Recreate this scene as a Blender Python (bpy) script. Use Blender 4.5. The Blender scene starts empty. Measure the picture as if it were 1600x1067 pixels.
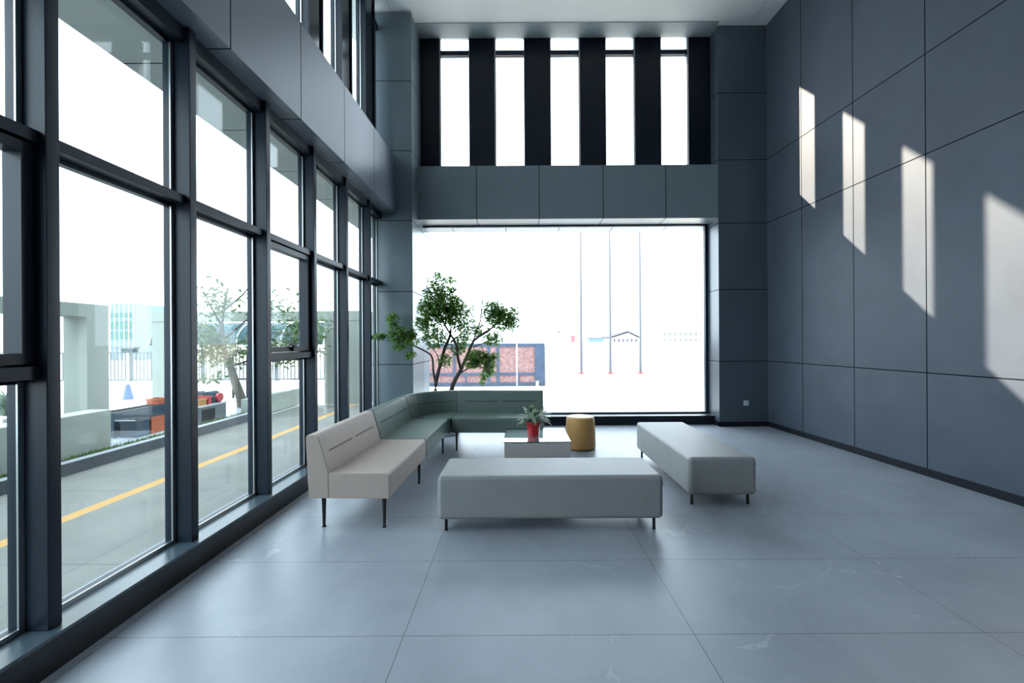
import bpy, math, random
from mathutils import Vector, Matrix
C = bpy.context.scene
COL = C.collection
# ------------------------------------------------------------------ camera
F, H = 670.0, 1.5            # focal length in px of a 1600 px wide frame, eye height
ROLL, VX, VY = 0.006, 808.0, 532.0
cd = bpy.data.cameras.new('camera'); cam = bpy.data.objects.new('camera', cd); COL.objects.link(cam)
cd.sensor_width = 36.0; cd.lens = F*36/1600
cd.shift_x = (800-VX)/1600; cd.shift_y = (VY-533.5)/1600
cd.clip_start = 0.05; cd.clip_end = 500
cam.matrix_world = Matrix.Translation((0, 0, H)) @ Matrix.Rotation(math.pi/2, 4, 'X') @ Matrix.Rotation(-ROLL, 4, 'Z')
C.camera = cam
# ------------------------------------------------------------------ light
SKY, SUN = 6.9, 27.0
w = bpy.data.worlds.new('sky'); C.world = w; w.use_nodes = True
bg = w.node_tree.nodes['Background']
bg.inputs[0].default_value = (0.77, 0.885, 1.0, 1); bg.inputs[1].default_value = SKY
sl = bpy.data.lights.new('sun', 'SUN'); sun = bpy.data.objects.new('sun', sl); COL.objects.link(sun)
sl.energy = SUN; sl.color = (1.0, 0.84, 0.66); sl.angle = math.radians(0.55)
SDIR = Vector((1.0, -0.823, -0.823)).normalized()
sun.rotation_euler = SDIR.to_track_quat('-Z', 'Y').to_euler(); sun.location = (-20, 16, 20)
C.view_settings.view_transform = 'Standard'; C.view_settings.look = 'None'
C.view_settings.gamma = 1; C.view_settings.use_curve_mapping = False
C.view_settings.exposure = 0.0
C.cycles.transparent_max_bounces = 24; C.cycles.max_bounces = 12; C.cycles.diffuse_bounces = 6
C.cycles.glossy_bounces = 5

def at(px, py, Y):           # point at depth Y seen at pixel px, py
    dx, dy = px-VX, py-VY
    return Vector(((dx-ROLL*dy)/F*Y, Y, H-(dy+ROLL*dx)/F*Y))

# ------------------------------------------------------------------ materials
def nt(m): return m.node_tree.nodes, m.node_tree.links
def mat(name, col, rough=0.5, metal=0.0, spec=0.5, noise=0.0, nscale=8.0, bump=0.0, bscale=60.0, coat=0.0):
    m = bpy.data.materials.new(name); m.use_nodes = True
    n, l = nt(m); b = n['Principled BSDF']
    b.inputs['Base Color'].default_value = (*col, 1); b.inputs['Roughness'].default_value = rough
    b.inputs['Metallic'].default_value = metal; b.inputs['Specular IOR Level'].default_value = spec
    b.inputs['Coat Weight'].default_value = coat
    if noise or bump:
        tc = n.new('ShaderNodeTexCoord')
    if noise:
        t = n.new('ShaderNodeTexNoise'); t.inputs['Scale'].default_value = nscale; t.inputs['Detail'].default_value = 6
        l.new(tc.outputs['Object'], t.inputs['Vector'])
        r = n.new('ShaderNodeMapRange'); r.inputs[1].default_value = .3; r.inputs[2].default_value = .7
        r.inputs[3].default_value = 1-noise; r.inputs[4].default_value = 1+noise
        l.new(t.outputs['Fac'], r.inputs[0])
        mx = n.new('ShaderNodeVectorMath'); mx.operation = 'SCALE'; mx.inputs[0].default_value = col
        l.new(r.outputs[0], mx.inputs['Scale']); l.new(mx.outputs[0], b.inputs['Base Color'])
    if bump:
        t2 = n.new('ShaderNodeTexNoise'); t2.inputs['Scale'].default_value = bscale; t2.inputs['Detail'].default_value = 4
        l.new(tc.outputs['Object'], t2.inputs['Vector'])
        bp = n.new('ShaderNodeBump'); bp.inputs['Strength'].default_value = bump; bp.inputs['Distance'].default_value = .004
        l.new(t2.outputs['Fac'], bp.inputs['Height']); l.new(bp.outputs[0], b.inputs['Normal'])
    return m

def base_link(m):            # the socket that feeds Base Color, made explicit
    n, l = nt(m); b = n['Principled BSDF']
    if b.inputs['Base Color'].is_linked: return b.inputs['Base Color'].links[0].from_socket
    r = n.new('ShaderNodeRGB'); r.outputs[0].default_value = b.inputs['Base Color'].default_value; return r.outputs[0]

def paint(m, fac, col):      # mixes col over the base where fac = 1
    n, l = nt(m); b = n['Principled BSDF']; src = base_link(m)
    mx = n.new('ShaderNodeMix'); mx.data_type = 'RGBA'
    l.new(src, mx.inputs[6]); mx.inputs[7].default_value = (*col, 1)
    l.new(fac, mx.inputs[0]); l.new(mx.outputs[2], b.inputs['Base Color'])

def math_node(m, op, a, b=None, c=None):
    n, l = nt(m); x = n.new('ShaderNodeMath'); x.operation = op
    for i, v in enumerate((a, b, c)):
        if v is None: continue
        if hasattr(v, 'node'): l.new(v, x.inputs[i])
        else: x.inputs[i].default_value = v
    return x.outputs[0]

def pos(m):
    n, l = nt(m); g = n.new('ShaderNodeNewGeometry'); s = n.new('ShaderNodeSeparateXYZ')
    l.new(g.outputs['Position'], s.inputs[0]); return s.outputs, g.outputs['Position']

def seams(m, spec, col=(.008, .010, .013), hw=.0055):   # spec: {axis: [positions]} world joints
    p, _ = pos(m); acc = None
    for ax, vals in spec.items():
        for v in vals:
            f = math_node(m, 'COMPARE', p['XYZ'.index(ax)], v, hw)
            acc = f if acc is None else math_node(m, 'MAXIMUM', acc, f)
    paint(m, acc, col)
    n, l = nt(m); b = n['Principled BSDF']; sp0 = b.inputs['Specular IOR Level'].default_value
    l.new(math_node(m, 'MULTIPLY_ADD', acc, -sp0, sp0), b.inputs['Specular IOR Level'])
    return m

def glass(name, tint, k=1.0):
    m = bpy.data.materials.new(name); m.use_nodes = True; n, l = nt(m); n.clear()
    o = n.new('ShaderNodeOutputMaterial'); t = n.new('ShaderNodeBsdfTransparent'); t.inputs[0].default_value = (*tint, 1)
    g = n.new('ShaderNodeBsdfGlossy'); g.inputs['Roughness'].default_value = 0.0; g.inputs[0].default_value = (1, 1, 1, 1)
    lw = n.new('ShaderNodeLayerWeight'); mx = n.new('ShaderNodeMixShader')
    p = math_node(m, 'POWER', lw.outputs['Facing'], 5.0)
    f = math_node(m, 'MULTIPLY_ADD', p, .96*k, .04*k)
    l.new(f, mx.inputs[0]); l.new(t.outputs[0], mx.inputs[1]); l.new(g.outputs[0], mx.inputs[2]); l.new(mx.outputs[0], o.inputs[0])
    return m

def leafmat(name, c1, c2, scale, trans=.35, rough=.45):
    m = mat(name, c1, rough); n, l = nt(m); b = n['Principled BSDF']
    tc = n.new('ShaderNodeTexCoord'); t = n.new('ShaderNodeTexNoise'); t.inputs['Scale'].default_value = scale
    l.new(tc.outputs['Object'], t.inputs['Vector'])
    r = n.new('ShaderNodeMapRange'); r.inputs[1].default_value = .38; r.inputs[2].default_value = .62
    l.new(t.outputs['Fac'], r.inputs[0])
    mx = n.new('ShaderNodeMix'); mx.data_type = 'RGBA'; mx.inputs[6].default_value = (*c1, 1); mx.inputs[7].default_value = (*c2, 1)
    l.new(r.outputs[0], mx.inputs[0]); l.new(mx.outputs[2], b.inputs['Base Color'])
    tr = n.new('ShaderNodeBsdfTranslucent'); l.new(mx.outputs[2], tr.inputs[0])
    ms = n.new('ShaderNodeMixShader'); ms.inputs[0].default_value = trans
    o = n['Material Output']; l.new(b.outputs[0], ms.inputs[1]); l.new(tr.outputs[0], ms.inputs[2]); l.new(ms.outputs[0], o.inputs[0])
    return m

M = {}
SEAM_Z = [1.122, 2.354, 3.50, 4.587, 5.74]
M['wall'] = seams(mat('dark_wall_panel', (.062, .077, .104), .5, spec=.35, noise=.10, nscale=2.2, bump=.12, bscale=25),
                  {'Y': [6.552-.945*k for k in range(14)], 'Z': [1.122, 3.50, 4.587]}, hw=.006)
M['pilaster'] = seams(mat('pilaster_panel', (.058, .077, .098), .30, spec=.85, noise=.03, nscale=3), {'Z': SEAM_Z}, hw=.0055)
M['pillar'] = seams(mat('pillar_panel', (.125, .162, .185), .3, spec=.5, noise=.03, nscale=3), {'Z': [1.122, 2.31, 3.47, 4.61, 5.75]}, hw=.0055)
M['fascia'] = seams(mat('fascia_panel', (.125, .152, .195), .33, spec=.5, noise=.02, nscale=3), {'Y': [6.03, 5.03, 4.045, 3.07, 2.07, 1.07, .07, -.93, -1.93, -2.93, -3.93, -4.93]}, hw=.006)
M['beam'] = seams(mat('beam_panel', (.175, .215, .245), .35, spec=.45, noise=.02, nscale=3), {'X': [-.686, .394, 1.497, 2.577]}, hw=.006)
M['soffit'] = seams(mat('ceiling_edge_panel', (.30, .35, .38), .5), {'X': [-2.4]})
M['ceiling'] = seams(mat('ceiling_white', (.86, .88, .88), .75), {'X': [-2.03, 4.02]}, col=(.45, .48, .49), hw=.003)
M['metal'] = mat('dark_window_metal', (.008, .016, .028), .38, spec=.28)
M['metal2'] = mat('blue_black_panel', (.004, .008, .015), .16, spec=.25)
M['bead'] = mat('pale_gasket', (.50, .53, .53), .35, metal=.85)
M['stone'] = mat('black_granite', (.006, .007, .009), .22, noise=.5, nscale=90)
M['cap'] = mat('sill_metal', (.050, .075, .095), .28, spec=.6)
M['skirt'] = mat('black_skirting', (.008, .011, .018), .55, spec=.2)
M['glass'] = glass('green_glazing', (.875, .91, .905), .65)
M['clear'] = glass('clear_glazing', (.93, .95, .95))
M['tglass'] = glass('table_glass', (.93, .97, .96), 1.6)
M['tedge'] = mat('green_glass_edge', (.02, .07, .065), .1)
M['beige'] = mat('beige_leatherette', (.46, .375, .325), .5, spec=.35, bump=.08, bscale=300, noise=.03, nscale=6)
M['green'] = mat('sage_leatherette', (.118, .160, .143), .45, spec=.4, bump=.08, bscale=300, noise=.04, nscale=6)
M['grey'] = mat('grey_leatherette', (.285, .285, .285), .48, spec=.4, bump=.10, bscale=260, noise=.04, nscale=7)
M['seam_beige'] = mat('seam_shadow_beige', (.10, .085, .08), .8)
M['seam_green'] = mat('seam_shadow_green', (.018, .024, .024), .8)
M['leg'] = mat('black_leg', (.008, .009, .011), .35)
M['tablebody'] = mat('grey_white_table', (.44, .41, .40), .35, spec=.5)
M['tabletop'] = mat('white_table_top', (.62, .65, .66), .3)
M['stool'] = mat('mustard_stool', (.52, .285, .095), .42, spec=.45, bump=.05, bscale=200)
M['stoolfoot'] = mat('brown_ring', (.05, .025, .012), .6)
M['red'] = mat('red_pot', (.42, .008, .014), .35)
M['soil'] = mat('soil', (.03, .02, .013), .95, noise=.4, nscale=40)
M['plant'] = leafmat('variegated_leaf', (.025, .085, .035), (.36, .45, .30), 22, .2, .35)
M['leaf'] = leafmat('tree_leaf', (.085, .215, .035), (.23, .39, .085), 9, .5)
M['leafout'] = leafmat('outdoor_leaf', (.05, .10, .035), (.11, .16, .06), 3, .3)
M['agave'] = leafmat('agave_leaf', (.10, .16, .12), (.22, .28, .22), 8, .2)
M['bark'] = mat('bark', (.055, .043, .036), .85, noise=.35, nscale=18, bump=.5, bscale=40)
M['barkout'] = mat('pale_bark', (.11, .10, .085), .9, noise=.3, nscale=14)
M['planter'] = mat('grey_planter', (.30, .31, .32), .5)
M['socket'] = mat('socket_plastic', (.50, .55, .60), .4)
M['dark'] = mat('near_black', (.006, .006, .008), .5)
M['concrete'] = mat('grey_green_concrete', (.27, .295, .265), .8, noise=.05, nscale=2)
M['lowwall'] = mat('pale_green_render', (.34, .37, .335), .8, noise=.06, nscale=2)
M['whiteout'] = mat('white_render', (.82, .82, .80), .8, noise=.03, nscale=1)
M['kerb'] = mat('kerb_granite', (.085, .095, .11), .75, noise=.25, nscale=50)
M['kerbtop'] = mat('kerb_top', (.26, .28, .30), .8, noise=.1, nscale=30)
M['grass'] = leafmat('grass_green', (.06, .12, .025), (.12, .19, .05), 14, .3)
M['railing'] = mat('grey_railing', (.10, .125, .13), .5)
M['gateblue'] = mat('blue_grey_steel', (.065, .095, .155), .5, noise=.15, nscale=3)
M['brick'] = mat('red_brick_panel', (.33, .19, .18), .85, noise=.35, nscale=14)
M['teal'] = mat('teal_sheet', (.015, .055, .065), .7)
M['navy'] = mat('navy_crate', (.018, .045, .075), .5, noise=.2, nscale=5)
M['orange'] = mat('orange_crate', (.42, .10, .04), .6)
M['crimson'] = mat('red_plastic', (.40, .04, .05), .5)
M['yellowp'] = mat('ochre_crate', (.35, .19, .06), .6)
M['greyp'] = mat('grey_crate', (.12, .14, .15), .6)
M['lilac'] = mat('pale_slab', (.42, .45, .50), .35)
M['bluebase'] = mat('blue_post_base', (.04, .11, .34), .5)
M['pale'] = mat('pale_metal', (.45, .47, .50), .4)
M['polegrey'] = mat('flagpole_steel', (.13, .14, .165), .5, spec=.2)
M['blue'] = mat('blue_shed', (.10, .17, .27), .7)
M['pink'] = mat('red_far', (.25, .10, .12), .8)
M['roof'] = mat('far_roof', (.02, .022, .032), .8)
M['farwin'] = mat('far_windows', (.03, .04, .07), .6)
M['ggreen'] = mat('green_facade_glass', (.01, .10, .065), .3)
M['skyblue'] = mat('light_blue_wall', (.14, .20, .26), .6)

# floor: large polished grey tiles with pale veins
m = mat('grey_stone_tiles', (.32, .35, .395), .35, spec=.5); M['floor'] = m
n, l = nt(m); b = n['Principled BSDF']; p, P = pos(m)
t = n.new('ShaderNodeTexNoise'); t.inputs['Scale'].default_value = 1.7; t.inputs['Detail'].default_value = 10; t.inputs['Roughness'].default_value = .62
l.new(P, t.inputs['Vector'])
cr = n.new('ShaderNodeMapRange'); cr.inputs[1].default_value = .3; cr.inputs[2].default_value = .7; cr.inputs[3].default_value = .86; cr.inputs[4].default_value = 1.12
l.new(t.outputs['Fac'], cr.inputs[0])
sc = n.new('ShaderNodeVectorMath'); sc.operation = 'SCALE'; sc.inputs[0].default_value = (.32, .35, .395)
l.new(cr.outputs[0], sc.inputs['Scale']); l.new(sc.outputs[0], b.inputs['Base Color'])
def tile_id(m):              # a different vein field in every tile
    ix = math_node(m, 'FLOOR', math_node(m, 'DIVIDE', math_node(m, 'SUBTRACT', p[0], -.587), 1.48))
    iy = math_node(m, 'FLOOR', math_node(m, 'DIVIDE', math_node(m, 'SUBTRACT', p[1], 2.182), .74))
    return math_node(m, 'MULTIPLY_ADD', ix, 3.71, math_node(m, 'MULTIPLY', iy, 7.13))
tid = tile_id(m)
cv = n.new('ShaderNodeCombineXYZ'); l.new(p[0], cv.inputs[0]); l.new(p[1], cv.inputs[1]); l.new(tid, cv.inputs[2])
v = n.new('ShaderNodeTexNoise'); v.inputs['Scale'].default_value = 1.0; v.inputs['Detail'].default_value = 5; v.inputs['Roughness'].default_value = .55; v.inputs['Distortion'].default_value = .35
l.new(cv.outputs[0], v.inputs['Vector'])
d = math_node(m, 'ABSOLUTE', math_node(m, 'SUBTRACT', v.outputs['Fac'], .57))
mr = n.new('ShaderNodeMapRange'); mr.inputs[1].default_value = 0; mr.inputs[2].default_value = .006; mr.inputs[3].default_value = .8; mr.inputs[4].default_value = 0
l.new(d, mr.inputs[0])
fade = n.new('ShaderNodeTexNoise'); fade.inputs['Scale'].default_value = 1.5; l.new(cv.outputs[0], fade.inputs['Vector'])
fr = n.new('ShaderNodeMapRange'); fr.inputs[1].default_value = .45; fr.inputs[2].default_value = .6; l.new(fade.outputs['Fac'], fr.inputs[0])
paint(m, math_node(m, 'MULTIPLY', mr.outputs[0], fr.outputs[0]), (.50, .54, .56))
def joint(ax, off, pitch, hw):
    f = math_node(m, 'FRACT', math_node(m, 'DIVIDE', math_node(m, 'SUBTRACT', p[ax], off), pitch))
    return math_node(m, 'GREATER_THAN', math_node(m, 'ABSOLUTE', math_node(m, 'SUBTRACT', f, .5)), .5-hw/pitch)
paint(m, math_node(m, 'MAXIMUM', joint(0, -.587, 1.48, .0016), joint(1, 2.182, .74, .0016)), (.035, .042, .05))
rr = n.new('ShaderNodeMapRange'); rr.inputs[1].default_value = .3; rr.inputs[2].default_value = .7; rr.inputs[3].default_value = .26; rr.inputs[4].default_value = .34


# driveway concrete with a painted yellow line and saw-cut joints
m = mat('driveway_concrete', (.150, .152, .138), .8, noise=.16, nscale=1.6); M['drive'] = m
p, P = pos(m)
jf = math_node(m, 'GREATER_THAN', math_node(m, 'ABSOLUTE', math_node(m, 'SUBTRACT', math_node(m, 'FRACT', math_node(m, 'DIVIDE', p[1], 1.55)), .5)), .5-.0046)
jx = math_node(m, 'MAXIMUM', math_node(m, 'COMPARE', p[0], -3.15, .006), math_node(m, 'COMPARE', p[0], -5.15, .006))
paint(m, math_node(m, 'MULTIPLY', math_node(m, 'MAXIMUM', jf, jx), .7), (.08, .08, .075))
paint(m, math_node(m, 'COMPARE', p[0], -4.13, .07), (.42, .235, .065))
# pale forecourt paving
m = mat('forecourt_paving', (.62, .60, .56), .75, noise=.10, nscale=1.2); M['court'] = m
p, P = pos(m)
def jj(ax, pitch): return math_node(m, 'GREATER_THAN', math_node(m, 'ABSOLUTE', math_node(m, 'SUBTRACT', math_node(m, 'FRACT', math_node(m, 'DIVIDE', p[ax], pitch)), .5)), .5-.006)
paint(m, math_node(m, 'MULTIPLY', math_node(m, 'MAXIMUM', jj(0, 1.2), jj(1, .8)), .9), (.03, .028, .025))
# exterior soffit panels
M['extsoffit'] = seams(mat('exterior_soffit', (.30, .34, .34), .6), {'Y': [6.03, 5.03, 4.045, 3.07, 2.07, 1.07, .07]})
M['extbeam'] = seams(mat('exterior_lintel', (.50, .52, .55), .6), {'X': [-1.2, -.2, .8, 1.8, 2.8]})

# ------------------------------------------------------------------ mesh helpers
class MB:
    def __init__(s): s.v = []; s.f = []; s.mi = []
    def add(s, vs, fs, mi=0):
        o = len(s.v); s.v += [tuple(x) for x in vs]
        for f in fs: s.f.append(tuple(i+o for i in f)); s.mi.append(mi)
        return s
    def box(s, x0, x1, y0, y1, z0, z1, mi=0):
        return s.add([(x0,y0,z0),(x1,y0,z0),(x1,y1,z0),(x0,y1,z0),(x0,y0,z1),(x1,y0,z1),(x1,y1,z1),(x0,y1,z1)],
              [(0,3,2,1),(4,5,6,7),(0,1,5,4),(1,2,6,5),(2,3,7,6),(3,0,4,7)], mi)
    def hexa(s, lo, hi, mi=0):      # two quads (ccw from above) joined
        return s.add(list(lo)+list(hi), [(0,3,2,1),(4,5,6,7),(0,1,5,4),(1,2,6,5),(2,3,7,6),(3,0,4,7)], mi)
    def prism(s, a, b, mi=0):       # matching outlines a, b
        k = len(a); vs = list(a)+list(b)
        fs = [tuple(range(k))[::-1], tuple(range(k, 2*k))]+[(i, (i+1) % k, (i+1) % k+k, i+k) for i in range(k)]
        return s.add(vs, fs, mi)
    def tube(s, pts, rad, n=8, mi=0, cap=True):
        pts = [Vector(p) for p in pts]; vs = []; fs = []
        for i, p in enumerate(pts):
            d = (pts[min(i+1, len(pts)-1)]-pts[max(i-1, 0)]).normalized()
            a = d.cross(Vector((0, 0, 1))); a = a.normalized() if a.length > .05 else d.cross(Vector((1, 0, 0))).normalized()
            c = d.cross(a); r = rad[i] if isinstance(rad, (list, tuple)) else rad
            vs += [p+a*r*math.cos(2*math.pi*j/n)+c*r*math.sin(2*math.pi*j/n) for j in range(n)]
        for i in range(len(pts)-1):
            fs += [(i*n+j, i*n+(j+1) % n, (i+1)*n+(j+1) % n, (i+1)*n+j) for j in range(n)]
        if cap: fs += [tuple(range(n))[::-1], tuple(range((len(pts)-1)*n, len(pts)*n))]
        return s.add(vs, fs, mi)
    def lathe(s, prof, cx=0, cy=0, n=32, mi=0):
        vs = []; fs = []
        for r, z in prof: vs += [(cx+r*math.cos(2*math.pi*j/n), cy+r*math.sin(2*math.pi*j/n), z) for j in range(n)]
        for i in range(len(prof)-1): fs += [(i*n+j, i*n+(j+1) % n, (i+1)*n+(j+1) % n, (i+1)*n+j) for j in range(n)]
        fs += [tuple(range(n))[::-1], tuple(range((len(prof)-1)*n, len(prof)*n))]
        return s.add(vs, fs, mi)
    def leaf(s, p, d, up, L, W, mi=0):
        d = d.normalized(); side = d.cross(up)
        side = side.normalized() if side.length > .01 else Vector((1, 0, 0))
        nrm = side.cross(d)
        a, bq = p+d*L*.35, p+d*L*.7
        return s.add([p, a+side*W*.5+nrm*W*.18, bq+side*W*.4+nrm*W*.12, p+d*L-nrm*L*.12, bq-side*W*.4+nrm*W*.12, a-side*W*.5+nrm*W*.18, a, bq],
                     [(0,1,6),(6,1,2,7),(7,2,3),(0,6,5),(6,7,4,5),(7,3,4)], mi)
    def build(s, name, m, parent=None, bevel=0.0, seg=3, smooth=False):
        me = bpy.data.meshes.new(name); me.from_pydata(s.v, [], s.f); me.update()
        for x in (m if isinstance(m, (list, tuple)) else [m]): me.materials.append(x)
        for i, pl in enumerate(me.polygons): pl.material_index = s.mi[i]
        o = bpy.data.objects.new(name, me); COL.objects.link(o)
        if smooth or bevel:
            me.shade_smooth(); me.set_sharp_from_angle(angle=math.radians(180 if bevel else 42))
        if bevel:
            bv = o.modifiers.new('bevel', 'BEVEL'); bv.width = bevel; bv.segments = seg; bv.limit_method = 'ANGLE'; bv.angle_limit = math.radians(35)
            wn = o.modifiers.new('normals', 'WEIGHTED_NORMAL'); wn.keep_sharp = True
        if parent: o.parent = parent
        return o
def B(*a): return MB().box(*a)
def struct(o):
    o['kind'] = 'structure'; return o
def empty(name, loc=(0, 0, 0), rz=0.0):
    o = bpy.data.objects.new(name, None); COL.objects.link(o); o.location = loc; o.rotation_euler = (0, 0, rz); o.empty_display_size = .1
    return o
def tag(o, label, cat, group=None, kind=None):
    o['label'] = label; o['category'] = cat
    if group: o['group'] = group
    if kind: o['kind'] = kind
    return o
def copy_tree(o, parent=None):
    c = o.copy(); COL.objects.link(c); c.parent = parent
    for ch in list(o.children): copy_tree(ch, c)
    return c

# ------------------------------------------------------------------ room shell
ZC = 6.9
def xw(Y): return 4.318+.0493*(7.395-Y)          # face of the right wall
struct(B(-2.14, 5.3, -6.2, 7.62, -.2, 0).build('floor', M['floor']))
struct(B(-2.9, 5.5, -6.4, 7.70, ZC, ZC+.35).build('ceiling', M['ceiling']))
struct(B(-1.70, 3.46, 7.28, 7.64, ZC-.012, ZC).build('trim_1', M['soffit']))
struct(MB().hexa([(xw(-6.3),-6.3,-.1),(xw(-6.3)+.3,-6.3,-.1),(xw(8.3)+.3,8.3,-.1),(xw(8.3),8.3,-.1)],
                 [(xw(-6.3),-6.3,ZC+.1),(xw(-6.3)+.3,-6.3,ZC+.1),(xw(8.3)+.3,8.3,ZC+.1),(xw(8.3),8.3,ZC+.1)]).build('wall_right', M['wall']))
struct(MB().hexa([(xw(-6)-.014,-6,0),(xw(-6)+.01,-6,0),(xw(7.36)+.01,7.36,0),(xw(7.36)-.014,7.36,0)],
                 [(xw(-6)-.014,-6,.082),(xw(-6)+.01,-6,.082),(xw(7.36)+.01,7.36,.082),(xw(7.36)-.014,7.36,.082)]).build('baseboard_right', M['skirt']))
struct(B(-2.9, 5.4, -6.4, -6.2, -.1, ZC+.1).build('wall_front', M['wall']))
struct(B(-2.36, -1.70, 7.0, 8.3, 0, ZC-.03).build('wall_back_left', M['pillar']))
struct(B(3.475, 4.8, 7.38, 7.86, 0, ZC).build('wall_back_right', M['pilaster']))
struct(B(3.56, 4.8, 7.86, 8.3, -.1, ZC+1).build('wall_outer_right', M['whiteout']))
struct(MB().box(3.462, xw(7.3), 7.366, 7.39, 0, .082).box(3.462, 3.476, 7.366, 7.6, 0, .082).build('baseboard_back', M['skirt']))
struct(B(-1.71, 3.48, 7.385, 7.88, 3.592, 4.512).build('trim_2', M['beam']))          # lintel beam inside
struct(B(-1.71, 3.6, 7.88, 8.3, 3.60, 4.50).build('trim_3', M['extbeam']))
struct(B(-2.6, 4.9, 7.44, 7.72, ZC+.30, 8.1).build('wall_back_upper', M['whiteout']))
struct(B(-3.4, 5.6, -6.4, 9.3, 8.07, 8.4).build('added_roof_eave', M['whiteout']))  # unseen roof overhang, added to cut off the top of the sun patches
# left fascia band: its face drifts slightly inward with depth
struct(MB().hexa([(-2.36,-6.2,3.6),(-2.176,-6.2,3.6),(-1.98,7.0,3.6),(-2.36,7.0,3.6)],
                 [(-2.36,-6.2,4.515),(-2.176,-6.2,4.515),(-1.98,7.0,4.515),(-2.36,7.0,4.515)]).build('trim_4', M['fascia']))
struct(B(-2.81, -2.36, -6.2, 8.3, 3.5, 4.5).build('trim_5', M['extsoffit']))
struct(B(-2.9, -2.2, -6.2, 7.0, ZC+.3, 8.1).build('wall_left_upper', M['whiteout']))
# left plinth with metal cap, and outside ledge
sill = struct(B(-2.34, -2.12, -6.2, 7.0, 0, .155).build('sill_left', M['stone']))
B(-2.34, -2.115, -6.2, 7.0, .155, .172).build('sill_cap', M['cap'], sill)
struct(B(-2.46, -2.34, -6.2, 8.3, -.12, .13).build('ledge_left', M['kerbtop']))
sb = struct(B(-1.70, 3.475, 7.56, 7.86, 0, .150).build('sill_back', M['skirt']))
B(-1.70, 3.475, 7.555, 7.86, .150, .158).build('sill_cap', M['cap'], sb)

# ------------------------------------------------------------------ left curtain wall
MW = .062
def mull(k): return 2.04+.874*k                    # right (far) edge of mullion k
wn = [0]
def window(name=None):
    wn[0] += 1
    return struct(empty('window_%d' % wn[0]))
def frame_ring(mb, y0, y1, z0, z1, t, x0, x1):
    mb.box(x0, x1, y0, y0+t, z0, z1); mb.box(x0, x1, y1-t, y1, z0, z1)
    mb.box(x0, x1, y0+t, y1-t, z0, z0+t); mb.box(x0, x1, y0+t, y1-t, z1-t, z1)
def bay(k):
    wd = window()
    y0, y1 = mull(k), mull(k+1)-MW if k < 5 else 7.0
    if k < 5: B(-2.30, -2.17, y1, y1+MW, .172, 3.6).build('mullion', M['metal'], wd, .003, 1)
    B(-2.34, -2.205, y0, y1, 3.50, 3.6).build('head_rail', M['metal'], wd)
    casement = k % 3 == 2 and k < 5
    zs = [(.172, 2.422), (2.478, 3.5)] if not casement else [(.172, 1.335), (1.395, 2.422), (2.478, 3.5)]
    for a, bz in zip(zs[:-1], zs[1:]):
        B(-2.33, -2.20, y0, y1, a[1], bz[0]).build('transom', M['metal'], wd)
    for i, (a, c) in enumerate(zs):
        fr = MB(); frame_ring(fr, y0, y1, a, c, .022, -2.33, -2.285)
        fo = fr.build('glazing_frame', M['metal'], wd)
        g = MB(); g.box(-2.2855, -2.277, y1-.025, y1, a+.025, c-.012); g.box(-2.2855, -2.277, y0, y1, a, a+.025)
        g.build('gasket', M['bead'], fo)
        yi0, yi1, a2, c2 = y0+.02, y1-.02, a+.02, c-.02
        if casement and i == 1:
            s = MB(); frame_ring(s, y0+.012, y1-.012, a+.012, c-.012, .048, -2.30, -2.215)
            so = s.build('sash', M['metal'], wd)
            hy = (y0+y1)/2+.02
            hb = MB(); hb.box(-2.214, -2.19, hy-.012, hy+.012, a+.015, a+.075); hb.box(-2.214, -2.185, hy-.055, hy+.055, a+.065, a+.092)
            hb.box(-2.20, -2.17, hy-.03, hy+.03, a+.045, a+.07)
            hb.build('handle', M['dark'], so)
            yi0, yi1, a2, c2 = y0+.05, y1-.05, a+.05, c-.05
        B(-2.313, -2.301, yi0, yi1, a2, c2).build('pane', M['glass'], wd)
for k in range(-4, 6): bay(k)
# upper windows over the fascia: a dark pier and a slot of glass per bay
def upper(k):
    wd = window()
    y0 = mull(k)-MW; y1 = y0+.37; y2 = y0+.874
    if k == 5: y1, y2 = 6.78, 7.0
    B(-2.36, -2.24, y0+.03, y1-.03, 4.515, ZC).build('dark_panel', M['metal2'], wd)
    fb = MB(); fb.box(-2.36, -2.22, y0, y0+.03, 4.515, ZC); fb.box(-2.36, -2.22, y1-.03, y1, 4.515, ZC)
    fb.build('mullion', M['metal'], wd)
    B(-2.34, -2.24, y1, y2, 6.57, 6.65).build('transom', M['metal'], wd)
    g = B(-2.30, -2.288, y2-.012, y2, 4.515, ZC); g.build('gasket', M['bead'], wd)
    for a, c in ((4.515, 6.57), (6.65, ZC)): B(-2.325, -2.313, y1, y2, a, c).build('pane', M['glass'], wd)
for k in range(-4, 6): upper(k)
struct(B(-2.36, -2.15, -6.2, mull(-4)-MW, 0, ZC).build('wall_left', M['wall']))

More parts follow.
